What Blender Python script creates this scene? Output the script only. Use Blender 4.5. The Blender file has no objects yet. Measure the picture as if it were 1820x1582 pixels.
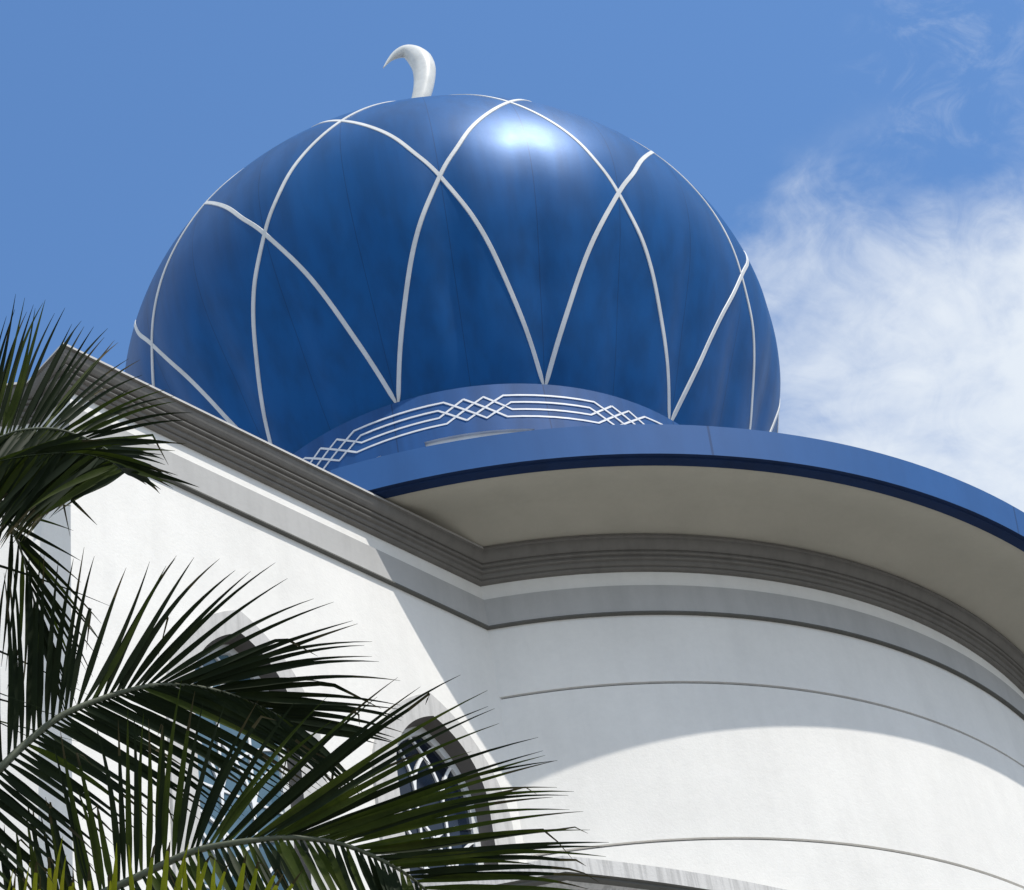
import bpy, bmesh, math, random
import numpy as np
from mathutils import Vector, Matrix
random.seed(7)
rng = np.random.default_rng(11)
sc = bpy.context.scene
COL = sc.collection
PI = math.pi
rad = math.radians

# ------------------------------------------------------------------ camera
EYE = 1.6                                   # camera height above the ground
F_PX, CX, CY = 4148.72, 910.0, 791.0        # focal length and centre of the 1820 x 1582 photograph
R_ = np.array([0.98559601, 0.10121714, -0.1354828])
U_ = np.array([0.16772024, -0.68775552, 0.70630182])
W_ = np.array([0.02168919, 0.71885147, 0.69482526])
cam_d = bpy.data.cameras.new('camera')
cam = bpy.data.objects.new('camera', cam_d)
COL.objects.link(cam)
M = Matrix((
    (R_[0], U_[0], -W_[0], 0.0),
    (R_[1], U_[1], -W_[1], 0.0),
    (R_[2], U_[2], -W_[2], EYE),
    (0, 0, 0, 1)))
cam.matrix_world = M
cam_d.sensor_fit = 'HORIZONTAL'
cam_d.sensor_width = 36.0
cam_d.lens = F_PX / 1820 * 36
cam_d.clip_start = 0.1
cam_d.clip_end = 20000
sc.camera = cam

def ray(x, y):
    d = W_ + (x - CX) / F_PX * R_ - (y - CY) / F_PX * U_
    return d
def at(x, y, dist):
    d = ray(x, y)
    d = d / np.linalg.norm(d)
    return d * dist + np.array([0, 0, EYE])

# ------------------------------------------------------------------ helpers
def tag(o, label=None, cat=None, group=None, kind=None):
    if label: o['label'] = label
    if cat: o['category'] = cat
    if group: o['group'] = group
    if kind: o['kind'] = kind
    return o
def empty(name, loc):
    o = bpy.data.objects.new(name, None)
    COL.objects.link(o)
    o.location = loc
    return o
def build(name, verts, faces, mat, parent=None, smooth=False, origin=None, angle=None):
    me = bpy.data.meshes.new(name)
    v = np.asarray(verts, float)
    loc = np.zeros(3)
    if origin is not None:
        loc = np.asarray(origin, float)
    me.from_pydata([tuple(x) for x in (v - loc)], [], faces)
    me.update()
    mats = mat if isinstance(mat, (list, tuple)) else [mat]
    for m in mats: me.materials.append(m)
    if smooth:
        me.polygons.foreach_set('use_smooth', [True] * len(me.polygons))
        if angle is not None:
            me.set_sharp_from_angle(angle=angle)
    o = bpy.data.objects.new(name, me)
    COL.objects.link(o)
    if parent is not None:
        o.parent = parent
        pl = Vector((0, 0, 0))
        q = parent
        while q is not None:
            pl += q.location
            q = q.parent
        o.location = Vector(loc) - pl
    else:
        o.location = loc
    return o
class MB:
    def __init__(s): s.v = []; s.f = []; s.mi = []
    def add(s, v, f, mi=0):
        n = len(s.v)
        s.v += [tuple(x) for x in v]
        s.f += [tuple(i + n for i in q) for q in f]
        s.mi += [mi] * len(f)
    def box(s, o, ax, ay, az, mi=0):
        o, ax, ay, az = map(lambda q: np.asarray(q, float), (o, ax, ay, az))
        v = [o, o + ax, o + ax + ay, o + ay, o + az, o + ax + az, o + ax + ay + az, o + ay + az]
        s.add(v, [(0, 3, 2, 1), (4, 5, 6, 7), (0, 1, 5, 4), (1, 2, 6, 5), (2, 3, 7, 6), (3, 0, 4, 7)], mi)
    def build(s, name, mat, parent=None, **k):
        o = build(name, s.v, s.f, mat, parent, **k)
        if any(s.mi): o.data.polygons.foreach_set('material_index', s.mi)
        return o
def fix_normals(o):
    bm = bmesh.new(); bm.from_mesh(o.data)
    bmesh.ops.recalc_face_normals(bm, faces=bm.faces)
    bm.to_mesh(o.data); bm.free()
    return o

# ------------------------------------------------------------------ materials
def node_mat(name):
    m = bpy.data.materials.new(name)
    m.use_nodes = True
    nt = m.node_tree
    b = nt.nodes['Principled BSDF']
    return m, nt, b
def N(nt, t, **k):
    n = nt.nodes.new(t)
    for a, v in k.items(): setattr(n, a, v)
    return n
def noise(nt, vec, scale, detail=6, rough=.55):
    n = N(nt, 'ShaderNodeTexNoise')
    n.inputs['Scale'].default_value = scale
    n.inputs['Detail'].default_value = detail
    n.inputs['Roughness'].default_value = rough
    if vec is not None: nt.links.new(vec, n.inputs['Vector'])
    return n.outputs['Fac']
def mapping(nt, scale=(1, 1, 1), src='Object'):
    tc = N(nt, 'ShaderNodeTexCoord')
    mp = N(nt, 'ShaderNodeMapping')
    mp.inputs['Scale'].default_value = scale
    nt.links.new(tc.outputs[src], mp.inputs['Vector'])
    return mp.outputs['Vector']
def ramp(nt, fac, stops):
    r = N(nt, 'ShaderNodeValToRGB')
    el = r.color_ramp.elements
    while len(el) < len(stops): el.new(.5)
    for e, (p, c) in zip(el, stops):
        e.position = p
        e.color = (c[0], c[1], c[2], 1) if hasattr(c, '__len__') else (c, c, c, 1)
    nt.links.new(fac, r.inputs['Fac'])
    return r.outputs['Color']
def mixc(nt, fac, a, b, mode='MIX'):
    n = N(nt, 'ShaderNodeMix', data_type='RGBA', blend_type=mode)
    if hasattr(fac, 'is_linked') or not isinstance(fac, (int, float)): nt.links.new(fac, n.inputs[0])
    else: n.inputs[0].default_value = fac
    for s, i in ((a, 6), (b, 7)):
        if isinstance(s, (tuple, list)): n.inputs[i].default_value = (s[0], s[1], s[2], 1)
        else: nt.links.new(s, n.inputs[i])
    return n.outputs[2]
def bump(nt, b, h, strength, dist=.02):
    n = N(nt, 'ShaderNodeBump')
    n.inputs['Strength'].default_value = strength
    n.inputs['Distance'].default_value = dist
    nt.links.new(h, n.inputs['Height'])
    nt.links.new(n.outputs['Normal'], b.inputs['Normal'])
def plaster(name, col, stain=(.9, .9, .88), amount=.5, bumps=.25, streak=(1.6, 1.6, .22), dirt=.62):
    """painted render: fine trowel bump, faint large patches and vertical rain streaks"""
    m, nt, b = node_mat(name)
    v1 = mapping(nt)
    vs = mapping(nt, streak)
    n1 = noise(nt, v1, .9, 8, .62)
    n2 = noise(nt, vs, 2.4, 7, .6)
    patch = ramp(nt, n1, [(.35, 1.0), (.72, .93)])
    strk = ramp(nt, n2, [(.45, 1.0), (dirt + .12, 1 - .18 * amount)])
    c = mixc(nt, 1.0, (col[0], col[1], col[2]), patch, 'MULTIPLY')
    c = mixc(nt, 1.0, c, strk, 'MULTIPLY')
    fine = noise(nt, v1, 14, 6, .6)
    c = mixc(nt, .5, c, mixc(nt, 1.0, c, ramp(nt, fine, [(.3, 1.03), (.7, .96)]), 'MULTIPLY'))
    nt.links.new(c, b.inputs['Base Color'])
    b.inputs['Roughness'].default_value = .85
    b.inputs['Specular IOR Level'].default_value = .25
    hb = N(nt, 'ShaderNodeMath', operation='ADD')
    nt.links.new(noise(nt, v1, 30, 5, .7), hb.inputs[0])
    nt.links.new(noise(nt, v1, 5, 4, .6), hb.inputs[1])
    bump(nt, b, hb.outputs[0], bumps, .012)
    return m
M_WALL = plaster('white_wall_paint', (.80, .785, .745), amount=.28, bumps=.30)
M_FRIEZE = plaster('grey_frieze_paint', (.45, .445, .43), amount=.6)
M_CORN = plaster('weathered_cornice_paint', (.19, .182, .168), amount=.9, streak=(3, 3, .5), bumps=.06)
M_SURR = plaster('window_surround_plaster', (.55, .54, .52), amount=1.4, streak=(5, 5, .5), bumps=.3)
M_REVEAL = plaster('window_reveal_shade', (.13, .12, .112), amount=1.0)  # shade under the arch is put into this dark recess colour
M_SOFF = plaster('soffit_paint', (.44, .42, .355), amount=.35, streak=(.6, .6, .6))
M_HOOD = plaster('streaked_canopy_edge', (.62, .61, .59), amount=1.5, streak=(7, 7, .35), bumps=.4, dirt=.5)
M_DARKTRIM = plaster('dark_mould_paint', (.13, .13, .12), amount=.8)
M_GROOVE = plaster('groove_paint', (.16, .16, .16), amount=.3)
M_ROOFW = plaster('flat_roof_screed', (.45, .44, .42), amount=1)

def blue_paint(name, col, rough=.32, coat=.25, seams=None, streaks=.35, spec=.5, metal=0.0):
    m, nt, b = node_mat(name)
    vs = mapping(nt, (2.2, 2.2, .12))
    v1 = mapping(nt)
    n2 = noise(nt, vs, 1.6, 6, .5)
    n1 = noise(nt, v1, .8, 7, .6)
    c = mixc(nt, 1.0, col, ramp(nt, n2, [(.38, 1.0), (.68, 1 - streaks)]), 'MULTIPLY')
    c = mixc(nt, .5, c, mixc(nt, 1.0, c, ramp(nt, n1, [(.3, 1.06), (.7, .92)]), 'MULTIPLY'))
    if seams:
        period, off, width = seams
        tc = N(nt, 'ShaderNodeTexCoord')
        sx = N(nt, 'ShaderNodeSeparateXYZ'); nt.links.new(tc.outputs['Object'], sx.inputs[0])
        neg = N(nt, 'ShaderNodeMath', operation='MULTIPLY'); neg.inputs[1].default_value = -1
        nt.links.new(sx.outputs['Y'], neg.inputs[0])
        a = N(nt, 'ShaderNodeMath', operation='ARCTAN2')
        nt.links.new(sx.outputs['X'], a.inputs[0]); nt.links.new(neg.outputs[0], a.inputs[1])
        s = N(nt, 'ShaderNodeMath', operation='MULTIPLY_ADD')
        s.inputs[1].default_value = 1 / rad(period); s.inputs[2].default_value = -off / period + .5 + 20
        nt.links.new(a.outputs[0], s.inputs[0])
        fr = N(nt, 'ShaderNodeMath', operation='FRACT'); nt.links.new(s.outputs[0], fr.inputs[0])
        ab = N(nt, 'ShaderNodeMath', operation='SUBTRACT'); ab.inputs[1].default_value = .5
        nt.links.new(fr.outputs[0], ab.inputs[0])
        aa = N(nt, 'ShaderNodeMath', operation='ABSOLUTE'); nt.links.new(ab.outputs[0], aa.inputs[0])
        lt = N(nt, 'ShaderNodeMath', operation='LESS_THAN'); lt.inputs[1].default_value = width / period
        nt.links.new(aa.outputs[0], lt.inputs[0])
        c = mixc(nt, lt.outputs[0], c, mixc(nt, 1.0, c, (.6, .6, .62), 'MULTIPLY'))
    nt.links.new(c, b.inputs['Base Color'])
    b.inputs['Specular IOR Level'].default_value = spec
    rr = ramp(nt, n1, [(.3, rough - .02), (.7, rough + .05)])
    nt.links.new(rr, b.inputs['Roughness'])
    b.inputs['Metallic'].default_value = metal
    b.inputs['Coat Weight'].default_value = coat
    b.inputs['Coat Roughness'].default_value = .25
    bump(nt, b, noise(nt, v1, 3.0, 4, .5), .06, .02)
    return m
M_DOME = blue_paint('dome_blue_paint', (.000, .082, .265), .40, .0, streaks=.22, spec=.22, metal=.22, seams=(15, -11.1, .06))
M_FASCIA = blue_paint('fascia_blue_panels', (.026, .115, .33), .5, .0, seams=(360 / 13, 18.1, .09), streaks=.1, spec=.3)
M_NECK = blue_paint('neck_blue_panels', (.014, .085, .26), .6, .0, seams=(30, 18.0, .12), streaks=.25, spec=.2)
M_NAVY = blue_paint('navy_drip_paint', (.004, .02, .075), .6, 0, streaks=.2, spec=.2)

def simple(name, col, rough=.5, spec=.5, var=.12, scale=3.):
    m, nt, b = node_mat(name)
    n = noise(nt, mapping(nt), scale, 6, .6)
    c = mixc(nt, 1.0, col, ramp(nt, n, [(.3, 1.0), (.75, 1 - var)]), 'MULTIPLY')
    nt.links.new(c, b.inputs['Base Color'])
    b.inputs['Roughness'].default_value = rough
    b.inputs['Specular IOR Level'].default_value = spec
    return m
M_RIB = simple('rib_white_paint', (.72, .73, .72), .5, .4, .2, 2.5)
M_LATT = simple('lattice_white_paint', (.75, .76, .77), .5, .4, .12, 4)
M_CRES = simple('crescent_white_enamel', (.74, .75, .72), .3, .5, .2, 5)
M_FRAME = simple('window_frame_white', (.74, .76, .76), .45, .4, .12, 6)
M_BAR = simple('glazing_bar_white', (.8, .81, .81), .4, .4, .08, 6)
M_VENT = simple('vent_grey', (.66, .67, .67), .6, .3, .2, 4)
def glass_mat(name, c0, c1):
    m, nt, b = node_mat(name)
    n = noise(nt, mapping(nt), 1.4, 3, .5)
    c = ramp(nt, n, [(.35, c0), (.7, c1)])
    nt.links.new(c, b.inputs['Base Color'])
    b.inputs['Roughness'].default_value = .06
    b.inputs['Specular IOR Level'].default_value = .42
    b.inputs['IOR'].default_value = 1.5
    bump(nt, b, noise(nt, mapping(nt), .9, 2, .4), .05, .05)
    return m
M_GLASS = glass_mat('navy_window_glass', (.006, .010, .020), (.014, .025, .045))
M_GLASS_SKY = glass_mat('sky_reflection_tone_glass', (.06, .12, .17), (.11, .19, .245))  # paler copy of the glass, bright sky reflection put into its base colour
def leaf_mat(name, cols, trans):
    m, nt, b = node_mat(name)
    oi = mapping(nt)
    n = noise(nt, oi, 5.0, 5, .6)
    c = ramp(nt, n, [(.3, cols[0]), (.55, cols[1]), (.78, cols[2])])
    nt.links.new(c, b.inputs['Base Color'])
    b.inputs['Roughness'].default_value = .55
    b.inputs['Specular IOR Level'].default_value = .08
    t = N(nt, 'ShaderNodeBsdfTranslucent')
    nt.links.new(mixc(nt, 1.0, c, (1.1, 1.25, .5), 'MULTIPLY'), t.inputs['Color'])
    mx = N(nt, 'ShaderNodeMixShader'); mx.inputs[0].default_value = trans
    out = nt.nodes['Material Output']
    nt.links.new(b.outputs[0], mx.inputs[1]); nt.links.new(t.outputs[0], mx.inputs[2])
    nt.links.new(mx.outputs[0], out.inputs['Surface'])
    return m
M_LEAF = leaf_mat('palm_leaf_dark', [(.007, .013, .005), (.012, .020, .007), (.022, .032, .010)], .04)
M_LEAFO = leaf_mat('palm_leaf_olive_sunlit', [(.020, .032, .006), (.038, .054, .010), (.07, .084, .016)], .22)  # lighter leaf copy, green of sunlit leaflets put into the colour
M_LEAFY = leaf_mat('palm_leaf_yellow_sunlit', [(.12, .15, .015), (.22, .23, .02), (.30, .25, .03)], .25)  # yellow-green of sunlit tips put into the leaf colour
M_DRY = leaf_mat('palm_leaf_dry', [(.03, .028, .014), (.06, .052, .026), (.12, .10, .05)], .08)
M_RACH = simple('palm_midrib', (.10, .115, .075), .6, .3, .35, 9)
M_RACHD = simple('palm_midrib_weathered', (.16, .155, .12), .6, .3, .35, 9)
M_TRUNK = simple('palm_trunk_bark', (.16, .13, .10), .9, .2, .5, 7)
def ground_mat():
    m, nt, b = node_mat('paved_forecourt')
    v = mapping(nt)
    n = noise(nt, v, .4, 8, .6)
    br = N(nt, 'ShaderNodeTexBrick'); nt.links.new(v, br.inputs['Vector'])
    br.inputs['Scale'].default_value = 2.0
    br.inputs['Color1'].default_value = (.26, .25, .23, 1); br.inputs['Color2'].default_value = (.21, .20, .19, 1)
    br.inputs['Mortar'].default_value = (.12, .12, .11, 1)
    c = mixc(nt, 1.0, br.outputs['Color'], ramp(nt, n, [(.3, 1.1), (.7, .8)]), 'MULTIPLY')
    nt.links.new(c, b.inputs['Base Color']); b.inputs['Roughness'].default_value = .9
    return m

# ------------------------------------------------------------------ ground
g = build('ground', [(-4000, -4000, 0), (4000, -4000, 0), (4000, 4000, 0), (-4000, 4000, 0)], [(0, 1, 2, 3)], ground_mat())
tag(g, kind='structure')

# ------------------------------------------------------------------ mosque
AX = np.array([0.0, 30.0, 0.0])            # vertical axis of the drum and dome
mosque = empty('mosque', (0, 30, 0))
tag(mosque, 'white rendered mosque with a big royal blue dome, curved drum wall and overhanging blue eave', 'mosque')

def pt(phi, r, z):                         # phi in degrees from the side facing the camera, z above eye level
    a = rad(phi)
    return (AX[0] + r * math.sin(a), AX[1] - r * math.cos(a), z + EYE)
def lathe(name, prof, mat, parent, seg=192, closed=False, angle=rad(35), phi0=0, phi1=360, mi=None):
    full = abs(phi1 - phi0) >= 360
    n = seg if full else seg + 1
    mb = MB()
    for i in range(n):
        ph = phi0 + (phi1 - phi0) * i / seg
        mb.v += [pt(ph, r, z) for r, z in prof]
    m = len(prof)
    for i in range(seg):
        j = (i + 1) % n
        for k in range(m - 1 + (1 if closed else 0)):
            k2 = (k + 1) % m
            mb.f.append((i * m + k, i * m + k2, j * m + k2, j * m + k))
            mb.mi.append(mi[k] if mi else 0)
    return mb.build(name, mat, parent, smooth=True, origin=(0, 30, EYE), angle=angle)

RW = 8.057
# drum wall: rendered courses separated by two recessed grooves
for z0, z1 in ((-EYE, 14.83), (14.865, 17.10), (17.135, 19.28)):
    pass
wall_prof = [(RW, -EYE), (RW, 14.832), (RW - .03, 14.838), (RW - .03, 14.868), (RW, 14.874), (RW, 17.103), (RW - .03, 17.109),
             (RW - .03, 17.137), (RW, 17.143), (RW, 19.3)]
mi = [0, 0, 1, 0, 0, 0, 1, 0, 0]
drum = lathe('drum_wall', wall_prof, [M_WALL, M_GROOVE], mosque, 256, mi=mi)
tag(drum, 'curved white drum wall with two thin dark horizontal grooves')

# straight wing wall, facing front right, with the same mouldings
C0 = np.array([-0.053, 21.944])
DV = np.array([0.679994, 0.733218]); NV = np.array([0.733218, -0.679994])
def wp(s, o, z):
    q = C0 + DV * s + NV * o
    return np.array([q[0], q[1], z + EYE])
S0, S1 = -6.0, 1.6
RET = 0.57
WINS = (-1.18, -3.88)
def arch(a, zs, za, n=22):
    h = za - zs
    c = (h * h - a * a) / (2 * a); R = a + c
    th = math.atan2(h, c)
    right = [(-c + R * math.cos(t), zs + R * math.sin(t)) for t in np.linspace(0, th, n)]
    left = [(-x, z) for x, z in right[::-1]][1:]
    return right + left, c, R              # from right springing over the apex to left springing
ZSILL = 12.3
AO = (1.0, 15.1, 16.67); AI = (.67, 15.33, 16.34)

wing = MB()
# the wall face with two arched openings, triangulated by strips round each opening
def wall_with_openings():
    edges = [S0] + [v for c in sorted(WINS) for v in (c - 1.2, c + 1.2)] + [S1]
    for i in range(0, len(edges) - 1, 2):                # plain strips
        a, b = edges[i], edges[i + 1]
        wing.add([wp(a, 0, -EYE), wp(b, 0, -EYE), wp(b, 0, 19.3), wp(a, 0, 19.3)], [(0, 1, 2, 3)])
    for c in WINS:
        ar, _, _ = arch(*AI)
        top, bot = 17.3, ZSILL
        wing.add([wp(c - 1.2, 0, -EYE), wp(c + 1.2, 0, -EYE), wp(c + 1.2, 0, bot), wp(c - 1.2, 0, bot)], [(0, 1, 2, 3)])
        wing.add([wp(c - 1.2, 0, top), wp(c + 1.2, 0, top), wp(c + 1.2, 0, 19.3), wp(c - 1.2, 0, 19.3)], [(0, 1, 2, 3)])
        inner = [(AI[0], bot)] + ar + [(-AI[0], bot)]
        outer = []
        for k, (x, z) in enumerate(inner):
            if k == 0: outer.append((1.2, bot))
            elif k == len(inner) - 1: outer.append((-1.2, bot))
            else:
                ang = math.atan2(z - 15.2, x)
                ca, sa = math.cos(ang), math.sin(ang)
                t = min(1.2 / max(abs(ca), 1e-6), (top - 15.2) / max(sa, 1e-6))
                outer.append((t * ca, 15.2 + t * sa))
        # corners
        v = []; f = []
        for (xi, zi), (xo, zo) in zip(inner, outer):
            v += [wp(c + xi, 0, zi), wp(c + xo, 0, zo)]
        for k in range(len(inner) - 1):
            f.append((2 * k, 2 * k + 1, 2 * k + 3, 2 * k + 2))
        wing.add(v, f)
        for sx in (1, -1):                               # fill the clipped corners of the panel
            crn = (sx * 1.2, top)
            fan = [o for o in outer if abs(abs(o[0]) - 1.2) < 1e-6 and o[0] * sx > 0][-1 if sx > 0 else 0]
            fan2 = [o for o in outer if abs(o[1] - top) < 1e-6 and o[0] * sx > 0][0 if sx > 0 else -1]
            wing.add([wp(c + fan[0], 0, fan[1]), wp(c + crn[0], 0, crn[1]), wp(c + fan2[0], 0, fan2[1])], [(0, 1, 2)])
wall_with_openings()
# return of the wing and the set-back front beyond it
P_RET = wp(S0, -RET, 0)[:2]
DB = np.array([-0.995, -0.10]); DB = DB / np.linalg.norm(DB); NB = np.array([DB[1], -DB[0]])
NB = NB if NB[1] < 0 else -NB
def bp(t, o, z):
    q = P_RET + DB * t + NB * o
    return np.array([q[0], q[1], z + EYE])
wing.add([wp(S0, -RET, -EYE), wp(S0, 0, -EYE), wp(S0, 0, 19.3), wp(S0, -RET, 19.3)], [(0, 1, 2, 3)])
wing.add([bp(8, 0, -EYE), bp(0, 0, -EYE), bp(0, 0, 19.3), bp(8, 0, 19.3)], [(0, 1, 2, 3)])
wo = wing.build('wing_wall', M_WALL, mosque, origin=(-2, 20, EYE))
fix_normals(wo)
tag(wo, 'straight sunlit white wall left of the drum with two pointed arched openings')
# flat roof of the wing
rf = MB()
q = [wp(S0, -.05, 19.12), wp(2.5, -.05, 19.12), wp(2.5, -7, 19.12), wp(S0, -7, 19.12)]
rf.add(q, [(0, 1, 2, 3)])
q = [bp(8, -.05, 19.11), bp(-1, -.05, 19.11), bp(-1, -7, 19.11), bp(8, -7, 19.11)]
rf.add(q, [(0, 1, 2, 3)])
rf.build('wing_roof', M_ROOFW, mosque, origin=(-4, 22, EYE))

# moulding profiles as (offset from wall, height), drawn from the top down
CORN = [(.02, 19.31), (.262, 19.305), (.270, 19.262), (.238, 19.256), (.238, 19.238), (.232, 19.205), (.214, 19.165), (.190, 19.135), (.172, 19.122), (.150, 19.120), (.150, 19.098), (.166, 19.090), (.170, 19.076),
        (.160, 19.064), (.124, 19.060), (.124, 19.036), (.138, 19.028), (.140, 19.016), (.130, 19.006), (.094, 19.003), (.094, 18.982), (.088, 18.962), (.070, 18.948), (.052, 18.944), (.052, 18.930), (.064, 18.922), (.062, 18.908), (.04, 18.898), (-.02, 18.895)]
FRZ = [(-.02, 18.642), (.040, 18.642), (.040, 18.212), (.055, 18.210), (.055, 18.190), (-.02, 18.186)]
FRZ_MI = [0, 0, 0, 1, 1]
def straight_run(name, prof, mat, mats_i=None):
    """the profile run along the wing, mitred round its return corner and on along the set-back front"""
    mb = MB()
    rings = []
    nr = -DV                                              # normal of the return face
    def line_pt(p, n, o): return np.array(p) + np.array(n) * o
    def inter(p1, d1, p2, d2):
        A = np.array([[d1[0], -d2[0]], [d1[1], -d2[1]]]); t = np.linalg.solve(A, np.array(p2) - np.array(p1)); return np.array(p1) + np.array(d1) * t[0]
    cA = C0 + DV * S0
    for kind in range(4):
        ring = []
        for o, z in prof:
            if kind == 0: xy = C0 + DV * S1 + NV * o
            elif kind == 1: xy = inter(cA + NV * o, DV, cA + nr * o, NV)
            elif kind == 2: xy = inter(cA + nr * o, NV, P_RET + NB * o, DB)
            else: xy = P_RET + DB * 8 + NB * o
            ring.append((xy[0], xy[1], z + EYE))
        rings.append(ring)
    m = len(prof)
    for rg in rings: mb.v += rg
    for i in range(3):
        for k in range(m - 1):
            mb.f.append((i * m + k, i * m + k + 1, (i + 1) * m + k + 1, (i + 1) * m + k))
            mb.mi.append(mats_i[k] if mats_i else 0)
    o = mb.build(name, mat, mosque, origin=(-2, 20, EYE))
    return fix_normals(o)
corn_mi = [1, 1] + [0] * (len(CORN) - 3)  # paler top lip: its sunlit edge is put into the colour
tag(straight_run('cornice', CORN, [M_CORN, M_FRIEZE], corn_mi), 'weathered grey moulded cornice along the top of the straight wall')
tag(straight_run('frieze_band', FRZ, [M_FRIEZE, M_DARKTRIM], FRZ_MI), 'pale grey flat band below the cornice of the straight wall')
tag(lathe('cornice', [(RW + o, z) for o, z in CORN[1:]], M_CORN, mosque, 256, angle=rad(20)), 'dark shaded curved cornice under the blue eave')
tag(lathe('frieze_band', [(RW + o, z) for o, z in FRZ], [M_FRIEZE, M_DARKTRIM], mosque, 256, mi=FRZ_MI), 'curved grey band round the drum below the cornice')

# overhanging eave
SOFF = [(RW + .2, 19.312), (8.33, 19.314), (8.45, 19.33), (8.60, 19.40), (8.75, 19.45), (8.90, 19.46), (9.08, 19.43), (9.25, 19.385), (9.40, 19.36), (9.51, 19.352)]
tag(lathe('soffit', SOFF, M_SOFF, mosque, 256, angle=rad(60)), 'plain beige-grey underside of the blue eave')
EAVE = [(9.51, 19.352), (9.51, 19.325), (9.64, 19.322), (9.645, 19.345), (9.695, 19.35), (9.765, 19.785), (9.62, 19.83), (9.45, 19.81)]
eave = lathe('eave_fascia', EAVE, [M_FASCIA, M_NAVY], mosque, 256, angle=rad(20), mi=[1, 1, 1, 1, 0, 0, 0])
tag(eave, 'light blue panelled fascia ring on the eave with a navy lower lip')
lathe('eave_roof', [(9.63, 19.815), (9.0, 20.15), (6.6, 22.0), (4.4, 23.1)], M_FASCIA, mosque, 128)

# neck ring under the dome with vents and interlaced trim
RN = 4.60
neck = MB()
def cyl_patch(mb, r0, z0, r1, z1, p0, p1, n=8, mi=0):
    v = []; f = []
    for i in range(n + 1):
        ph = p0 + (p1 - p0) * i / n
        v += [pt(ph, r0, z0), pt(ph, r1, z1)]
    for i in range(n): f.append((2 * i, 2 * i + 2, 2 * i + 3, 2 * i + 1))
    mb.add(v, f, mi)
PH0 = -11.1                                # azimuth of one rib foot
VT, VB = 24.955, 24.2
for k in range(12):
    c = PH0 + 15 + 30 * k
    cyl_patch(neck, RN, VT, RN, 25.96, c - 15, c + 15, 12)
    cyl_patch(neck, RN, 23.0, RN, VB, c - 15, c + 15, 12)
    cyl_patch(neck, RN, VB, RN, VT, c - 15, c - 10.6, 4)
    cyl_patch(neck, RN, VB, RN, VT, c + 10.6, c + 15, 4)
    cyl_patch(neck, RN - .05, VT, RN, VT, c - 10.6, c + 10.6, 8, 1)
    cyl_patch(neck, RN - .05, VB, RN, VB, c - 10.6, c + 10.6, 8, 0)
    for s in (-10.6, 10.6):
        neck.add([pt(c + s, RN - .05, VB), pt(c + s, RN, VB), pt(c + s, RN, VT), pt(c + s, RN - .05, VT)], [(0, 1, 2, 3)], 0)
    cyl_patch(neck, RN - .05, VB, RN - .05, VT, c - 10.6, c + 10.6, 8, 1)
cyl_patch(neck, 4.40, 25.985, RN, 25.96, 0, 360, 96, 0)
nk = neck.build('neck_ring', [M_NECK, M_VENT], mosque, origin=(0, 30, EYE), smooth=True, angle=rad(30))
fix_normals(nk)
tag(nk, 'paler blue ring under the dome with white interlaced trim and flat vents')
UV = .155 / 1.0
def lat_pt(phi_c, u, v, dr):
    ph = phi_c + math.degrees(u * UV / RN)
    return np.array(pt(ph, RN + dr, 25.225 + v * UV))
def strip(mb, pts, w, h, phi_c):
    """a raised bar of width w following pts (u, v) on the neck"""
    dense = []
    for (a, b) in zip(pts[:-1], pts[1:]):
        n = max(1, int(abs(b[0] - a[0]) / 1.2))
        dense += [(a[0] + (b[0] - a[0]) * i / n, a[1] + (b[1] - a[1]) * i / n) for i in range(n)]
    dense.append(pts[-1])
    d = np.array(dense); prev = None; v = []; f = []
    for i in range(len(d)):
        t = d[min(i + 1, len(d) - 1)] - d[max(i - 1, 0)]
        t = t / np.linalg.norm(t); nn = np.array([-t[1], t[0]]) * (w / UV / 2)
        for sgn, dr in ((1, 0), (1, h), (-1, h), (-1, 0)):
            q = d[i] + nn * sgn
            v.append(lat_pt(phi_c, q[0], q[1], dr))
    for i in range(len(d) - 1):
        for k in range(3):
            f.append((4 * i + k, 4 * i + k + 1, 4 * i + 4 + k + 1, 4 * i + 4 + k))
    f.append((0, 1, 2, 3)); L = 4 * (len(d) - 1); f.append((L + 3, L + 2, L + 1, L))
    mb.add(v, f)
HALF = math.radians(15) * RN / UV
for k in range(12):
    c = PH0 + 15 + 30 * k
    mb = MB(); W = .034
    for sg in (1, -1):
        fl = lambda P, s=sg: [(u, v if s > 0 else 3 - v) for u, v in P]
        strip(mb, fl([(-HALF, 3), (-3, 3), (1, 0), (2, .75)]), W, .012 + .002 * sg, c)
        strip(mb, fl([(HALF, 3), (3, 3), (2, 2.25)]), W, .0115 + .002 * sg, c)
        strip(mb, fl([(-1, 3), (3, 0)]), W, .0125 + .002 * sg, c)
        strip(mb, fl([(-HALF, 2), (-3.67, 2), (-3, 1.5), (-1, 0)]), W, .0118 + .002 * sg, c)
        strip(mb, fl([(HALF, 2), (3.67, 2), (3, 1.5), (1, 3)][::-1]), W, .0113 + .002 * sg, c)
    o = mb.build('lattice_trim', M_LATT, nk, origin=pt(c, RN, 25.4))
    fix_normals(o)

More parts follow.
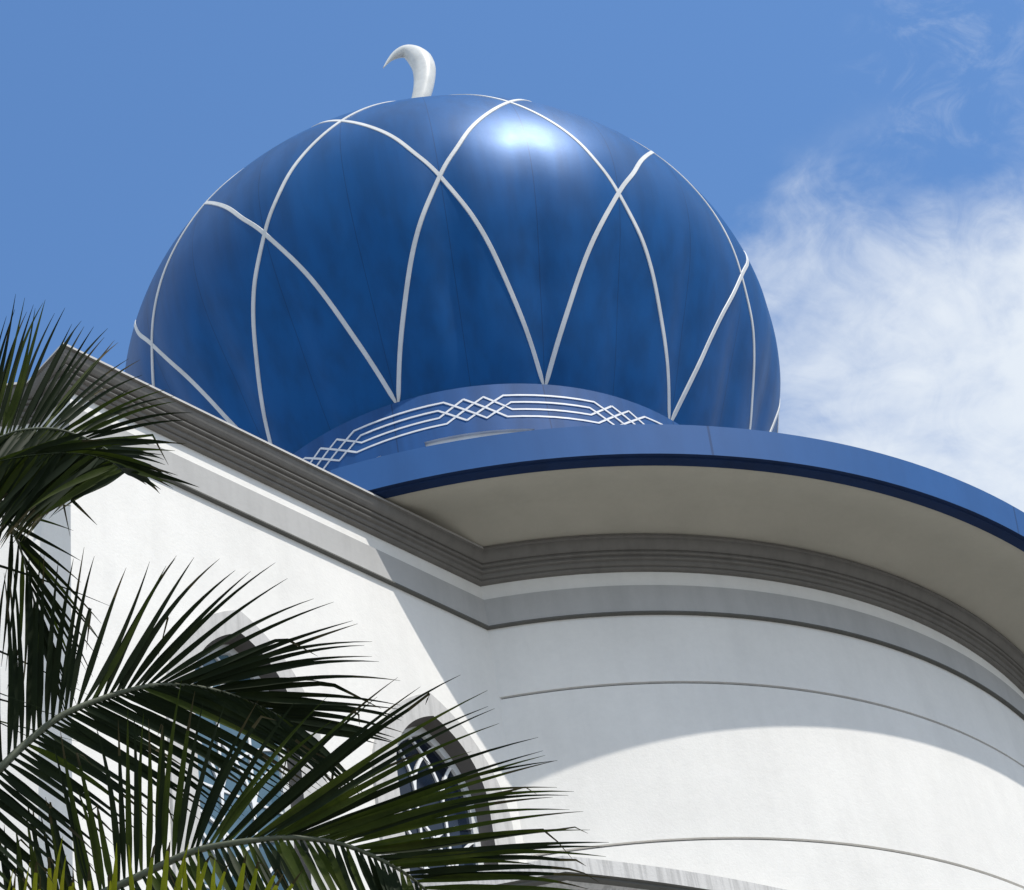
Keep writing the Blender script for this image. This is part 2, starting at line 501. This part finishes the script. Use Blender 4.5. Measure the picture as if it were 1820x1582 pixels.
# dome
def catmull(P, n=14):
    P = [np.array(p, float) for p in P]
    P = [2 * P[0] - P[1]] + P + [2 * P[-1] - P[-2]]
    out = []
    for i in range(1, len(P) - 2):
        for t in np.linspace(0, 1, n, endpoint=False):
            a, b, c, d = P[i - 1:i + 3]
            out.append(.5 * (2 * b + (c - a) * t + (2 * a - 5 * b + 4 * c - d) * t * t + (3 * b - 3 * c + d - a) * t ** 3))
    out.append(P[-2])
    return np.array(out)
DOME = [(4.527, 25.973), (4.80, 26.52), (5.045, 27.08), (5.28, 27.66), (5.53, 28.27), (5.765, 28.93), (5.92, 29.64), (5.958, 30.38), (5.86, 31.13),
        (5.63, 31.85), (5.27, 32.52), (4.78, 33.15), (4.15, 33.72), (3.4, 34.22), (2.55, 34.65), (1.65, 35.05), (.85, 35.45), (.40, 35.85), (.22, 36.3)]
DP = catmull(DOME, 8)
dth = np.degrees(np.arctan2(DP[:, 1] - 28.6, DP[:, 0]))
def dome_at(th):
    i = np.clip(np.searchsorted(dth, th), 1, len(dth) - 1)
    t = (th - dth[i - 1]) / (dth[i] - dth[i - 1])
    return DP[i - 1] + (DP[i] - DP[i - 1]) * t
def flute(ph, z):
    a = .017 * max(0.0, min(1.0, (30.6 - z) / 3.0))
    return 1 - a * (abs(math.cos(rad((ph - PH0) * 12.0))) ** 5)
SEG = 288
mb = MB()
m = len(DP)
for i in range(SEG):
    ph = 360 * i / SEG
    mb.v += [pt(ph, r * flute(ph, z), z) for r, z in DP]
for i in range(SEG):
    j = (i + 1) % SEG
    for k in range(m - 1):
        mb.f.append((i * m + k, j * m + k, j * m + k + 1, i * m + k + 1))
# underside lip of the dome
n0 = len(mb.v)
for i in range(SEG): mb.v.append(pt(360 * i / SEG, 4.40, 25.98))
for i in range(SEG):
    j = (i + 1) % SEG
    mb.f.append((n0 + i, n0 + j, j * m, i * m))
dome = mb.build('dome', M_DOME, mosque, smooth=True, origin=(0, 30, 28.6 + EYE), angle=rad(50))
tag(dome, 'royal blue bulbous dome crossed by white ribs')
TH = np.array([-29.9, -16.5, -2.2, 9.5, 15, 21, 31, 45, 60, 75, 84]); OF = np.array([0, 4.3, 9.2, 15, 18.5, 22.2, 30, 41, 53, 66, 75.])
ths = np.concatenate([np.linspace(-29.9, 50, 90), np.linspace(51, 83, 22)])
offs = catmull(np.c_[TH, OF], 24)
def rib_off(th): return float(np.interp(th, offs[:, 0], offs[:, 1]))
RIBW, RIBH = .039, .012
for k in range(12):
    for sgn in (1, -1):
        path = []
        for th in ths:
            r, z = dome_at(th)
            ph = PH0 + 30 * k + sgn * rib_off(th)
            path.append(np.array(pt(ph, r * flute(ph, z), z)))
        path = np.array(path)
        v = []; f = []
        h = RIBH + (.004 if sgn > 0 else 0)
        for i in range(len(path)):
            t = path[min(i + 1, len(path) - 1)] - path[max(i - 1, 0)]; t /= np.linalg.norm(t)
            c = AX + np.array([0, 0, 28.6 + EYE])
            nr = path[i] - c
            thi = ths[i]; a, b = dome_at(max(thi - .5, -29.9)), dome_at(thi + .5)
            tg = b - a; nrm2 = np.array([tg[1], -tg[0]]); nrm2 /= np.linalg.norm(nrm2)
            radial = path[i] - AX; radial[2] = 0; radial /= np.linalg.norm(radial)
            nr = radial * nrm2[0] + np.array([0, 0, nrm2[1]])
            sd = np.cross(t, nr); sd /= np.linalg.norm(sd)
            for sg, hh in ((1, -.06), (1, h - .012), (.8, h), (-.8, h), (-1, h - .012), (-1, -.06)):
                v.append(path[i] + sd * sg * RIBW * min(1.0, .25 + (thi + 29.9) / 3.2) + nr * hh)
        for i in range(len(path) - 1):
            for q in range(5):
                f.append((6 * i + q, 6 * i + q + 1, 6 * i + 6 + q + 1, 6 * i + 6 + q))
        f.append(tuple(range(6))); L = 6 * (len(path) - 1); f.append(tuple(L + q for q in range(5, -1, -1)))
        o = build('dome_rib', v, f, M_RIB, dome, origin=tuple(path[0]))
        fix_normals(o)
# finial and crescent
fin = lathe('finial', [(.0, 36.2), (.42, 36.2), (.50, 36.4), (.30, 36.65), (.18, 36.9), (.18, 37.3), (.45, 37.6), (.55, 37.95), (.42, 38.3), (.10, 38.45), (0, 38.5)], M_CRES, mosque, 32, angle=rad(60))
cps = [(681, 121, 1.5), (692, 107, 8), (705, 97, 18), (721, 92, 28), (736, 97, 37), (747.5, 108, 43), (753.5, 122, 42), (754.5, 140, 39), (752, 158, 36), (747, 177, 33), (739, 195, 28), (727, 210, 22), (712, 219, 14), (699, 223, 5), (692, 224, 1)]
cc = catmull(cps, 6)
cen = []
for x, y, w in cc:
    d = ray(x, y); t = 30.0 / d[1]
    P = d * t + np.array([0, 0, EYE]); cen.append((P, w * np.linalg.norm(d * t) / F_PX / 2 / np.linalg.norm(d) * np.linalg.norm(W_)))
v = []; f = []; NS = 16
for i, (P, rr) in enumerate(cen):
    t = cen[min(i + 1, len(cen) - 1)][0] - cen[max(i - 1, 0)][0]; t /= np.linalg.norm(t)
    a = np.array([0, 1.0, 0]); b = np.cross(t, a); b /= np.linalg.norm(b); a = np.cross(b, t)
    for k in range(NS):
        an = 2 * PI * k / NS
        v.append(P + (b * math.cos(an) + a * math.sin(an) * .8) * rr)
for i in range(len(cen) - 1):
    for k in range(NS):
        k2 = (k + 1) % NS
        f.append((i * NS + k, i * NS + k2, (i + 1) * NS + k2, (i + 1) * NS + k))
f.append(tuple(range(NS - 1, -1, -1))); L = (len(cen) - 1) * NS; f.append(tuple(L + k for k in range(NS)))
cr = build('crescent', v, f, M_CRES, fin, smooth=True, origin=tuple(cen[40][0]))
fix_normals(cr)
tag(cr, 'white hooked crescent on the finial above the dome')

# windows in the wing
def arched_outline(a, zs, za, zb, n=22):
    ar, c, R = arch(a, zs, za, n)
    return [(a, zb)] + ar + [(-a, zb)]
def frame_between(mb, c, outer, inner, o0, o1, mi=0, inner_reveal=True, outer_side=True):
    n = len(outer); v = []; f = []
    for (xo, zo), (xi, zi) in zip(outer, inner):
        v += [wp(c + xo, o0, zo), wp(c + xo, o1, zo), wp(c + xi, o1, zi), wp(c + xi, o0, zi)]
    for i in range(n - 1):
        a, b = 4 * i, 4 * i + 4
        if outer_side: f.append((a, a + 1, b + 1, b))
        f.append((a + 1, a + 2, b + 2, b + 1))
        if inner_reveal: f.append((a + 2, a + 3, b + 3, b + 2))
    f.append((0, 3, 2, 1)); L = 4 * (n - 1); f.append((L, L + 1, L + 2, L + 3))
    mb.add(v, f, mi)
def bar_curve(mb, c, pts, w, o0, o1):
    P = np.array(pts); v = []; f = []
    for i in range(len(P)):
        t = P[min(i + 1, len(P) - 1)] - P[max(i - 1, 0)]
        t /= max(np.linalg.norm(t), 1e-9); nn = np.array([-t[1], t[0]]) * w / 2
        for sg, o in ((1, o0), (1, o1), (-1, o1), (-1, o0)):
            q = P[i] + nn * sg; v.append(wp(c + q[0], o, q[1]))
    for i in range(len(P) - 1):
        for k in range(3): f.append((4 * i + k, 4 * i + k + 1, 4 * i + 5 + k, 4 * i + 4 + k))
    mb.add(v, f)
for wi, c in enumerate(WINS):
    root_o = wp(c, 0, ZSILL)
    sur = MB()
    o_ = arched_outline(*AO, ZSILL - .05); i_ = arched_outline(*AI, ZSILL - .05)
    frame_between(sur, c, o_, i_, -.02, .05, 0, inner_reveal=False)
    # deep reveal behind the surround
    v = []; f = []
    for (x, z) in i_: v += [wp(c + x, .05, z), wp(c + x, -.30, z)]
    for k in range(len(i_) - 1): f.append((2 * k, 2 * k + 1, 2 * k + 3, 2 * k + 2))
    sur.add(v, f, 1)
    sur.box(wp(c - 1.06, -.30, ZSILL - .17), wp(c + 1.06, 0, 0) - wp(c - 1.06, 0, 0), np.append(NV * .42, 0), (0, 0, .12))
    win = sur.build('window', [M_SURR, M_REVEAL], mosque, origin=root_o)
    fix_normals(win)
    tag(win, ['pointed arched window nearest the corner with the drum', 'pointed arched window half hidden by palm leaves at left'][wi])
    fr = MB()
    fo = arched_outline(AI[0] + .03, AI[1], AI[2] + .03, ZSILL - .05); fi = arched_outline(AI[0] - .085, AI[1], AI[2] - .12, ZSILL + .03)
    frame_between(fr, c, fo, fi, -.24, -.17)
    ff = fr.build('frame', M_FRAME, win, origin=root_o); fix_normals(ff)
    # intersecting tracery
    br = MB()
    a, zs, za = AI[0] - .06, AI[1], AI[2] - .09
    _, cc_, RR = arch(a, zs, za)
    third = 2 * a / 3
    def inside(x, z):
        if abs(x) > a or z < ZSILL: return False
        return z <= zs or ((abs(x) + cc_) ** 2 + (z - zs) ** 2) <= RR * RR
    for tier in (0, 1.15, 2.3):
        for kx in (1, 2):
            for mir in (1, -1):
                P = []
                for t in np.linspace(0, PI / 2, 40):
                    x = (a - kx * third) - RR + RR * math.cos(t); z = zs - tier + RR * math.sin(t)
                    if inside(mir * x, z) and z < zs - tier + 1.12: P.append((mir * x, z))
                    else: break
                if tier == 0: P = [(P[0][0], ZSILL + .02)] + P
                if len(P) > 2: bar_curve(br, c, P, .034, -.225, -.19 + .002 * (kx + (mir > 0) * 2) + .0007 * tier)
    for zt in (13.1, 14.35):
        bar_curve(br, c, [(-a, zt), (a, zt)], .03, -.222, -.196)
    bb = br.build('glazing_bars', M_BAR, win, origin=root_o); fix_normals(bb)
    gl = MB()
    go = arched_outline(AI[0], AI[1], AI[2], ZSILL - .05)
    gl.add([wp(c + x, -.21, z) for x, z in go], [tuple(range(len(go)))])
    gg = gl.build('pane', (M_GLASS, M_GLASS_SKY)[wi], win, origin=root_o)
    if wi: tag(gg, 'glass behind the leaves, sky reflection put into its pale blue colour')
    # dark room behind is closed off by the opaque tinted pane

# porch canopy in the corner below
hood = MB()
KC = np.array([-6.577, 35.287]); KR = 16.079
a0 = math.atan2(20.77 - KC[1], .335 - KC[0]); a1 = math.atan2(22.9 - KC[1], 3.85 - KC[0])
edge = [(-1.6, 20.80), (-.9, 20.795), (-.3, 20.785)] + [(KC[0] + KR * math.cos(t), KC[1] + KR * math.sin(t)) for t in np.linspace(a0, a1, 40)]
cen_in = np.array([1.0, 25.0])
PROF = [(0.35, 14.02), (0.0, 14.0), (.0, 13.80), (.035, 13.79), (.035, 13.765), (.10, 13.755), (.14, 13.72), (.22, 13.70), (.22, 12.2), (2.5, 12.1)]
PMI = [0, 0, 1, 1, 1, 0, 0, 2, 2]
E2 = np.array(edge); nrm = []
for i in range(len(E2)):
    t = E2[min(i + 1, len(E2) - 1)] - E2[max(i - 1, 0)]; t /= np.linalg.norm(t)
    nrm.append(np.array([-t[1], t[0]]))
mP = len(PROF)
for i in range(len(E2)):
    for o, z in PROF:
        q = E2[i] + nrm[i] * o
        hood.v.append((q[0], q[1], z + EYE))
for i in range(len(E2) - 1):
    for k in range(mP - 1):
        hood.f.append((i * mP + k, i * mP + k + 1, (i + 1) * mP + k + 1, (i + 1) * mP + k)); hood.mi.append(PMI[k])
for i in range(len(E2) - 1):
    q0 = E2[i] + nrm[i] * 2.5; q1 = E2[i + 1] + nrm[i + 1] * 2.5
    a = E2[i] + nrm[i] * .35; b = E2[i + 1] + nrm[i + 1] * .35
    hood.add([(a[0], a[1], 14.02 + EYE), (b[0], b[1], 14.02 + EYE), (q1[0], q1[1], 14.1 + EYE), (q0[0], q0[1], 14.1 + EYE)], [(0, 1, 2, 3)])
ho = hood.build('porch_canopy', [M_HOOD, M_DARKTRIM, M_WALL], mosque, origin=(1, 21.5, 13.8 + EYE)); fix_normals(ho)
tag(ho, 'streaked grey canopy edge below the drum at the bottom of the picture')

# ------------------------------------------------------------------ coconut palm
CROWN = at(-330, 1770, 9.9)
palm = empty('coconut_palm', (CROWN[0] - .15, CROWN[1] + .1, 0))
tag(palm, 'coconut palm with long dark feathery fronds in front of the white wall', 'palm tree')
VIEW = lambda P: (P - np.array([0, 0, EYE])) / np.linalg.norm(P - np.array([0, 0, EYE]))

def frond(rach, depths, U, L, nU, nL, key, leafm, rachm, width=.034, jit=9, kink=.06, rr0=.022, kinks=(), depthU=.25, depthL=-.25, curl=1.0, kmag=1.0, label=None, twist=.75, lit=0.0):
    P = catmull(rach, 24)
    dd = np.interp(np.linspace(0, 1, len(P)), np.linspace(0, 1, len(depths)), depths)
    mbL = MB(); mbR = MB()
    pts = np.array([at(x, y, d) for (x, y), d in zip(P, dd)])
    # midrib
    NSR = 6
    for i in range(len(pts)):
        t = pts[min(i + 1, len(pts) - 1)] - pts[max(i - 1, 0)]; t /= np.linalg.norm(t)
        vd = VIEW(pts[i]); b = np.cross(t, vd); b /= np.linalg.norm(b); a = np.cross(b, t)
        r = rr0 * (1 - .85 * i / (len(pts) - 1))
        for k in range(NSR):
            an = 2 * PI * k / NSR
            mbR.v.append(tuple(pts[i] + b * math.cos(an) * r + a * math.sin(an) * r * .8))
    for i in range(len(pts) - 1):
        for k in range(NSR):
            k2 = (k + 1) % NSR; mbR.f.append((i * NSR + k, i * NSR + k2, (i + 1) * NSR + k2, (i + 1) * NSR + k)); mbR.mi.append(0)
    kv = P[:, 0] if key == 'x' else P[:, 1]
    start = 0
    def leaflet(base_i, tx, ty, depth_off, side, wd):
        base = pts[base_i]; bd = dd[base_i]
        n = 13
        b2 = P[base_i]
        Lpx = math.hypot(tx - b2[0], ty - b2[1])
        tip = at(tx, ty, bd + depth_off)
        # leave the midrib towards the leaf end of the frond, then straighten
        tdir = pts[min(base_i + 3, len(pts) - 1)] - pts[max(base_i - 3, 0)]; tdir /= np.linalg.norm(tdir)
        ctrl = base * .55 + tip * .45 + tdir * np.linalg.norm(tip - base) * random.uniform(-.05, .02) + np.array([random.uniform(-.05, .05), random.uniform(-.05, .05), random.uniform(-.035, .075)]) * np.linalg.norm(tip - base) * curl
        kk = random.random() < kink
        ang = random.uniform(-1, 1) * twist
        kt = random.uniform(.62, .85) if kmag >= 1 else random.uniform(.8, .93)
        kd = (at(tx + kmag * random.uniform(-60, 90), ty + kmag * random.uniform(20, 130), bd + depth_off) - tip) if kk else None
        prevw = None
        base_idx = len(mbL.v)
        fold = random.uniform(.15, .5)
        curve = []
        for i in range(n):
            t = i / (n - 1)
            q = (1 - t) ** 2 * base + 2 * t * (1 - t) * ctrl + t * t * tip
            if t > .55: q = q + np.array([0, 0, -1]) * (t - .55) ** 2 * .22 * curl * np.linalg.norm(tip - base)
            if kk and t > kt: 
                q0 = (1 - kt) ** 2 * base + 2 * kt * (1 - kt) * ctrl + kt * kt * tip
                q = q0 + kd * (t - kt) / (1 - kt) * .9 + (q - q0) * .15
            curve.append(q)
        for i in range(n):
            t = i / (n - 1)
            tg = curve[min(i + 1, n - 1)] - curve[max(i - 1, 0)]; tg = tg / max(np.linalg.norm(tg), 1e-9)
            vd = VIEW(curve[i]); sd = np.cross(tg, vd); sd /= np.linalg.norm(sd); nn = np.cross(sd, tg)
            a2 = ang * (1 - .3 * t)
            s2 = sd * math.cos(a2) + nn * math.sin(a2); n2 = -sd * math.sin(a2) + nn * math.cos(a2)
            w = wd * (0.30 + .70 * min(1, t / .22)) * (1 - max(0, (t - .22) / .78) ** 1.35) * .5 + .0006
            mbL.v += [tuple(curve[i] + s2 * w), tuple(curve[i] + n2 * w * fold), tuple(curve[i] - s2 * w)]
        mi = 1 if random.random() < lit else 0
        dry = random.choice((n, n, n, n, n - 3, n - 4)) if not kk else n - 4
        for i in range(n - 1):
            a = base_idx + 3 * i
            mbL.f += [(a, a + 3, a + 4, a + 1), (a + 1, a + 4, a + 5, a + 2)]
            q = 2 if i >= dry else mi
            mbL.mi += [q, q]
    for side, T, n, dz in ((1, U, nU, depthU), (-1, L, nL, depthL)):
        if not T: continue
        T = np.array(T, float)
        order = np.argsort(T[:, 0]); T = T[order]
        lo, hi = T[0, 0], T[-1, 0]
        # index range of the midrib for the key
        for q in range(n):
            kx = lo + (hi - lo) * (q + random.uniform(-.18, .18)) / max(n - 1, 1)
            i = int(np.argmin(np.abs(kv - kx)))
            tx = np.interp(kx, T[:, 0], T[:, 1]) + random.gauss(0, jit)
            ty = np.interp(kx, T[:, 0], T[:, 2]) + random.gauss(0, jit)
            sc_ = random.uniform(.98, 1.08) if random.random() > .08 else random.uniform(.6, .9)
            tx = P[i][0] + (tx - P[i][0]) * sc_; ty = P[i][1] + (ty - P[i][1]) * sc_
            leaflet(i, tx, ty, dz + random.gauss(0, .07), side, width * random.uniform(.85, 1.12))
    org = tuple(pts[0])
    lf = mbL.build('frond', [leafm, M_LEAFO, M_DRY], palm, smooth=True, origin=org)
    mbR.build('midrib', rachm, lf, smooth=True, origin=org)
    if label: tag(lf, label)
    return lf

# large dark frond arching across the left window
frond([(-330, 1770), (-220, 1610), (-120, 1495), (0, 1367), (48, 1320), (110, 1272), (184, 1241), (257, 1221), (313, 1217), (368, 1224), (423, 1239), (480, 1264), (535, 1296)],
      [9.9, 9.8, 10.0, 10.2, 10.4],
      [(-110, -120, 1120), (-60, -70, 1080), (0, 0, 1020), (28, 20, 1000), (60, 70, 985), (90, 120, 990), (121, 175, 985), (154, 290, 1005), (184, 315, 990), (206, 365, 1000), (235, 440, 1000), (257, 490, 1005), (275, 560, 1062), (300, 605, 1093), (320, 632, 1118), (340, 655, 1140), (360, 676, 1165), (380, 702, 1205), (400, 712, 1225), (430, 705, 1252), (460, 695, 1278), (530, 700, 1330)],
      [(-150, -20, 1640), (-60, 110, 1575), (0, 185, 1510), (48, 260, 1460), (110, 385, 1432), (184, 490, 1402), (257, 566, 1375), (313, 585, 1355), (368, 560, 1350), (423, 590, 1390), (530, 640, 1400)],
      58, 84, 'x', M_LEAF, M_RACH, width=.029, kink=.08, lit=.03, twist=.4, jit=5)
# frond with the fan of upright leaflets, lower middle
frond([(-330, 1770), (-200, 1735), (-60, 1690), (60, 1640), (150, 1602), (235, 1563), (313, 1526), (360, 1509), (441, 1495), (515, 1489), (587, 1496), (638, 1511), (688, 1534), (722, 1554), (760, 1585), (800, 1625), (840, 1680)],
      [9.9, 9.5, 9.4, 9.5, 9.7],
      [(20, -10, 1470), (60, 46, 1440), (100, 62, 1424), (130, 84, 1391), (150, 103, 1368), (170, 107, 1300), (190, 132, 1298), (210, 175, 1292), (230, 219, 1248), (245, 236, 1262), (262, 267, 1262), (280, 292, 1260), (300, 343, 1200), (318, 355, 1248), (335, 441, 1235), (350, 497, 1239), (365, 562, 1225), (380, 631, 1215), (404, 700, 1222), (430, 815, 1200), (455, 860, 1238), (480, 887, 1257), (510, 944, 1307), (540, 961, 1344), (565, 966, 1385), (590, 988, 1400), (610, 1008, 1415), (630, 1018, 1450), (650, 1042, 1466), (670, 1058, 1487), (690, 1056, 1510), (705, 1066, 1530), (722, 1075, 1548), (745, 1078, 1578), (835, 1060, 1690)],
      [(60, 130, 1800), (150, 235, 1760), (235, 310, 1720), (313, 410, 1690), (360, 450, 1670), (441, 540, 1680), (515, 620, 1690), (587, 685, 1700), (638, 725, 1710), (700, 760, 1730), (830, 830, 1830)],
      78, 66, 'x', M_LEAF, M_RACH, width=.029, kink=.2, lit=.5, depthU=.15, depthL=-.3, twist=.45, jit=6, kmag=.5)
# frond across the top left, tips against the sky
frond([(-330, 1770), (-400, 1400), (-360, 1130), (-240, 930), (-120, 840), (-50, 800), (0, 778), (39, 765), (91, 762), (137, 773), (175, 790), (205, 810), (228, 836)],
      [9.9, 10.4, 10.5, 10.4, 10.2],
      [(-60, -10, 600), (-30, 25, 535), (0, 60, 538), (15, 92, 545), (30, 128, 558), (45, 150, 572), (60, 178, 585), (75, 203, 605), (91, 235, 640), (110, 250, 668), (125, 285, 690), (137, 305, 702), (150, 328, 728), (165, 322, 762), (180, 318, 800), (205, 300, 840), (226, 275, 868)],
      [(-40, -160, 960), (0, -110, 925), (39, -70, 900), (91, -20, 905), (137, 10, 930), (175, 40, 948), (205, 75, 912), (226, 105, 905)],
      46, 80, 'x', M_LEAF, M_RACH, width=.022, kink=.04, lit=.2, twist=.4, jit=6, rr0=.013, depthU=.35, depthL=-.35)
# lower twin of it, hanging mass below the top left frond
frond([(-330, 1770), (-420, 1350), (-330, 1050), (-200, 900), (-60, 838), (40, 812), (130, 806), (190, 818), (225, 842)],
      [9.9, 9.9, 9.9, 9.8, 9.7],
      [(-20, 160, 760), (60, 240, 775), (130, 325, 836), (160, 310, 850), (190, 330, 866), (215, 275, 880)],
      [(-80, -220, 950), (0, -90, 960), (60, -40, 945), (120, 0, 950), (160, 30, 940), (200, 60, 915), (220, 70, 905)],
      18, 62, 'x', M_LEAF, M_LEAF, width=.030, kink=.015, lit=.4, rr0=.006, depthU=.2, depthL=-.1)
# drooping frond at the left edge
frond([(-330, 1770), (-480, 1350), (-400, 1020), (-250, 890), (-110, 868), (-40, 885), (0, 913), (28, 955), (48, 1015), (62, 1080), (70, 1150)],
      [9.9, 10.1, 10.3, 10.4, 10.5],
      [(876, 70, 886), (890, 100, 905), (913, 122, 945), (920, 142, 985), (928, 160, 1030), (938, 166, 1062), (950, 168, 1105), (970, 165, 1145), (1000, 150, 1180), (1050, 130, 1210), (1140, 110, 1290)],
      [(876, -80, 1080), (913, -30, 1140), (960, 10, 1185), (1015, 40, 1220), (1080, 60, 1270), (1140, 70, 1300)],
      30, 13, 'y', M_LEAF, M_RACH, width=.020, kink=.03, lit=.12, rr0=.014, depthU=.15, depthL=-.15)
# nearest frond below the frame, only its yellow-green tips reach in, sunlight put into their colour
frond([(-330, 1770), (-200, 1790), (-60, 1775), (80, 1725), (200, 1690), (320, 1665), (440, 1650), (540, 1665), (620, 1700)],
      [9.9, 9.1, 8.8, 8.7, 8.7],
      [(0, 30, 1556), (80, 88, 1496), (110, 108, 1520), (150, 150, 1552), (180, 182, 1510), (215, 205, 1548), (240, 238, 1532), (270, 295, 1498), (300, 323, 1502), (330, 349, 1504), (355, 362, 1540), (380, 402, 1534), (410, 427, 1540), (440, 490, 1508), (480, 520, 1572), (540, 560, 1610), (600, 640, 1640)],
      [], 40, 0, 'x', M_LEAFY, M_RACHD, width=.030, kink=.5, lit=0, depthU=-.1, twist=.6, kmag=.45, jit=16, label='yellow-green leaflet tips poking up at the bottom edge')
# trunk
tb = np.array([palm.location.x, palm.location.y, 0.0]); tt = CROWN - np.array([0, 0, .05])
v = []; f = []; NS = 18; NR = 46
for i in range(NR + 1):
    t = i / NR
    q = tb * (1 - t) + tt * t + np.array([math.sin(t * PI) * .12, 0, 0])
    r = .15 * (1 - .3 * t) + .08 * max(0, 1 - t * 7) + (.012 if i % 2 else 0)
    for k in range(NS):
        v.append((q[0] + r * math.cos(2 * PI * k / NS), q[1] + r * math.sin(2 * PI * k / NS), q[2]))
for i in range(NR):
    for k in range(NS):
        k2 = (k + 1) % NS; f.append((i * NS + k, i * NS + k2, (i + 1) * NS + k2, (i + 1) * NS + k))
f.append(tuple(NR * NS + k for k in range(NS)))
build('trunk', v, f, M_TRUNK, palm, smooth=True, origin=tuple(tb))

# ------------------------------------------------------------------ light and sky
SUN_AZ, SUN_EL = rad(47), rad(58.3)
sd = Vector((math.sin(SUN_AZ) * math.cos(SUN_EL), -math.cos(SUN_AZ) * math.cos(SUN_EL), math.sin(SUN_EL)))
sl = bpy.data.lights.new('sun', 'SUN'); sl.energy = 3.3; sl.angle = rad(.55); sl.color = (1.0, .95, .88)
so = bpy.data.objects.new('sun', sl); COL.objects.link(so)
so.rotation_euler = sd.to_track_quat('Z', 'Y').to_euler(); so.location = (20, -10, 40)

wd = bpy.data.worlds.new('World'); sc.world = wd; wd.use_nodes = True
nt = wd.node_tree
bg = nt.nodes['Background']
sky = N(nt, 'ShaderNodeTexSky', sky_type='NISHITA')
sky.sun_disc = False
sky.sun_elevation = SUN_EL
sky.sun_rotation = rad(133)
sky.air_density = 1.0; sky.dust_density = .4; sky.ozone_density = 3.0
tc = N(nt, 'ShaderNodeTexCoord')
def vdot(d):
    n = N(nt, 'ShaderNodeVectorMath', operation='DOT_PRODUCT'); d = d / np.linalg.norm(d)
    n.inputs[1].default_value = tuple(d); nt.links.new(tc.outputs['Generated'], n.inputs[0]); return n.outputs['Value']
def mr(val, a, b, c=0., d=1., smooth=True):
    n = N(nt, 'ShaderNodeMapRange', interpolation_type='SMOOTHSTEP' if smooth else 'LINEAR')
    nt.links.new(val, n.inputs[0])
    for i, q in enumerate((a, b, c, d)): n.inputs[1 + i].default_value = q
    return n.outputs[0]
def mth(op, a, b=None):
    n = N(nt, 'ShaderNodeMath', operation=op)
    for i, q in enumerate((a, b)):
        if q is None: continue
        if isinstance(q, (int, float)): n.inputs[i].default_value = q
        else: nt.links.new(q, n.inputs[i])
    return n.outputs[0]
mp = N(nt, 'ShaderNodeMapping'); mp.inputs['Scale'].default_value = (1, 1.3, 1)
nt.links.new(tc.outputs['Generated'], mp.inputs['Vector'])
cn = N(nt, 'ShaderNodeTexNoise'); cn.inputs['Scale'].default_value = 11; cn.inputs['Detail'].default_value = 9; cn.inputs['Roughness'].default_value = .55; cn.inputs['Distortion'].default_value = .4
nt.links.new(mp.outputs[0], cn.inputs['Vector'])
cn2 = N(nt, 'ShaderNodeTexNoise'); cn2.inputs['Scale'].default_value = 34; cn2.inputs['Detail'].default_value = 8; cn2.inputs['Roughness'].default_value = .65; cn2.inputs['Distortion'].default_value = 1.2
nt.links.new(mp.outputs[0], cn2.inputs['Vector'])
# a bank of cloud low on the right, a wisp above it
right = mr(vdot(ray(1790, 960)), math.cos(.205), math.cos(.05))
wisp = mr(vdot(ray(1680, 110)), math.cos(.05), math.cos(.0))
body = mth('ADD', mth('MULTIPLY', right, 1.0), mth('MULTIPLY', mth('SUBTRACT', cn.outputs['Fac'], .5), 2.2))
body = mth('ADD', body, mth('MULTIPLY', mth('SUBTRACT', cn2.outputs['Fac'], .5), .55))
cl1 = mth('MULTIPLY', mr(body, .10, 1.35), mr(right, 0.0, .25))
cl2 = mth('MULTIPLY', wisp, mth('MULTIPLY', mr(cn2.outputs['Fac'], .45, .8), .22))
# unseen broken cloud behind and beside the camera, added for neutral white fill light
sxyz = N(nt, 'ShaderNodeSeparateXYZ'); nt.links.new(tc.outputs['Generated'], sxyz.inputs[0])
cn3 = N(nt, 'ShaderNodeTexNoise'); cn3.inputs['Scale'].default_value = 3.2; cn3.inputs['Detail'].default_value = 8; cn3.inputs['Roughness'].default_value = .55
nt.links.new(tc.outputs['Generated'], cn3.inputs['Vector'])
away = mr(vdot(ray(880, 560)), math.cos(.62), math.cos(.36), 1.0, 0.0)
cl3 = mth('MULTIPLY', mth('MULTIPLY', mr(cn3.outputs['Fac'], .33, .55), away), .92)
cl = mth('MINIMUM', mth('ADD', mth('ADD', cl1, cl2), cl3), .97)
mx = N(nt, 'ShaderNodeMix', data_type='RGBA'); nt.links.new(cl, mx.inputs[0])
nt.links.new(mixc(nt, 1.0, sky.outputs[0], (.93, 1.19, 1.36), 'MULTIPLY'), mx.inputs[6]); mx.inputs[7].default_value = (5.0, 5.4, 5.9, 1)
nt.links.new(mx.outputs[2], bg.inputs['Color'])
bg.inputs['Strength'].default_value = .135

# ------------------------------------------------------------------ render settings
sc.render.engine = 'CYCLES'
sc.view_settings.view_transform = 'Standard'
sc.view_settings.look = 'None'
sc.view_settings.exposure = 0.25
sc.view_settings.gamma = 1.0
sc.cycles.max_bounces = 8
sc.cycles.use_denoising = True
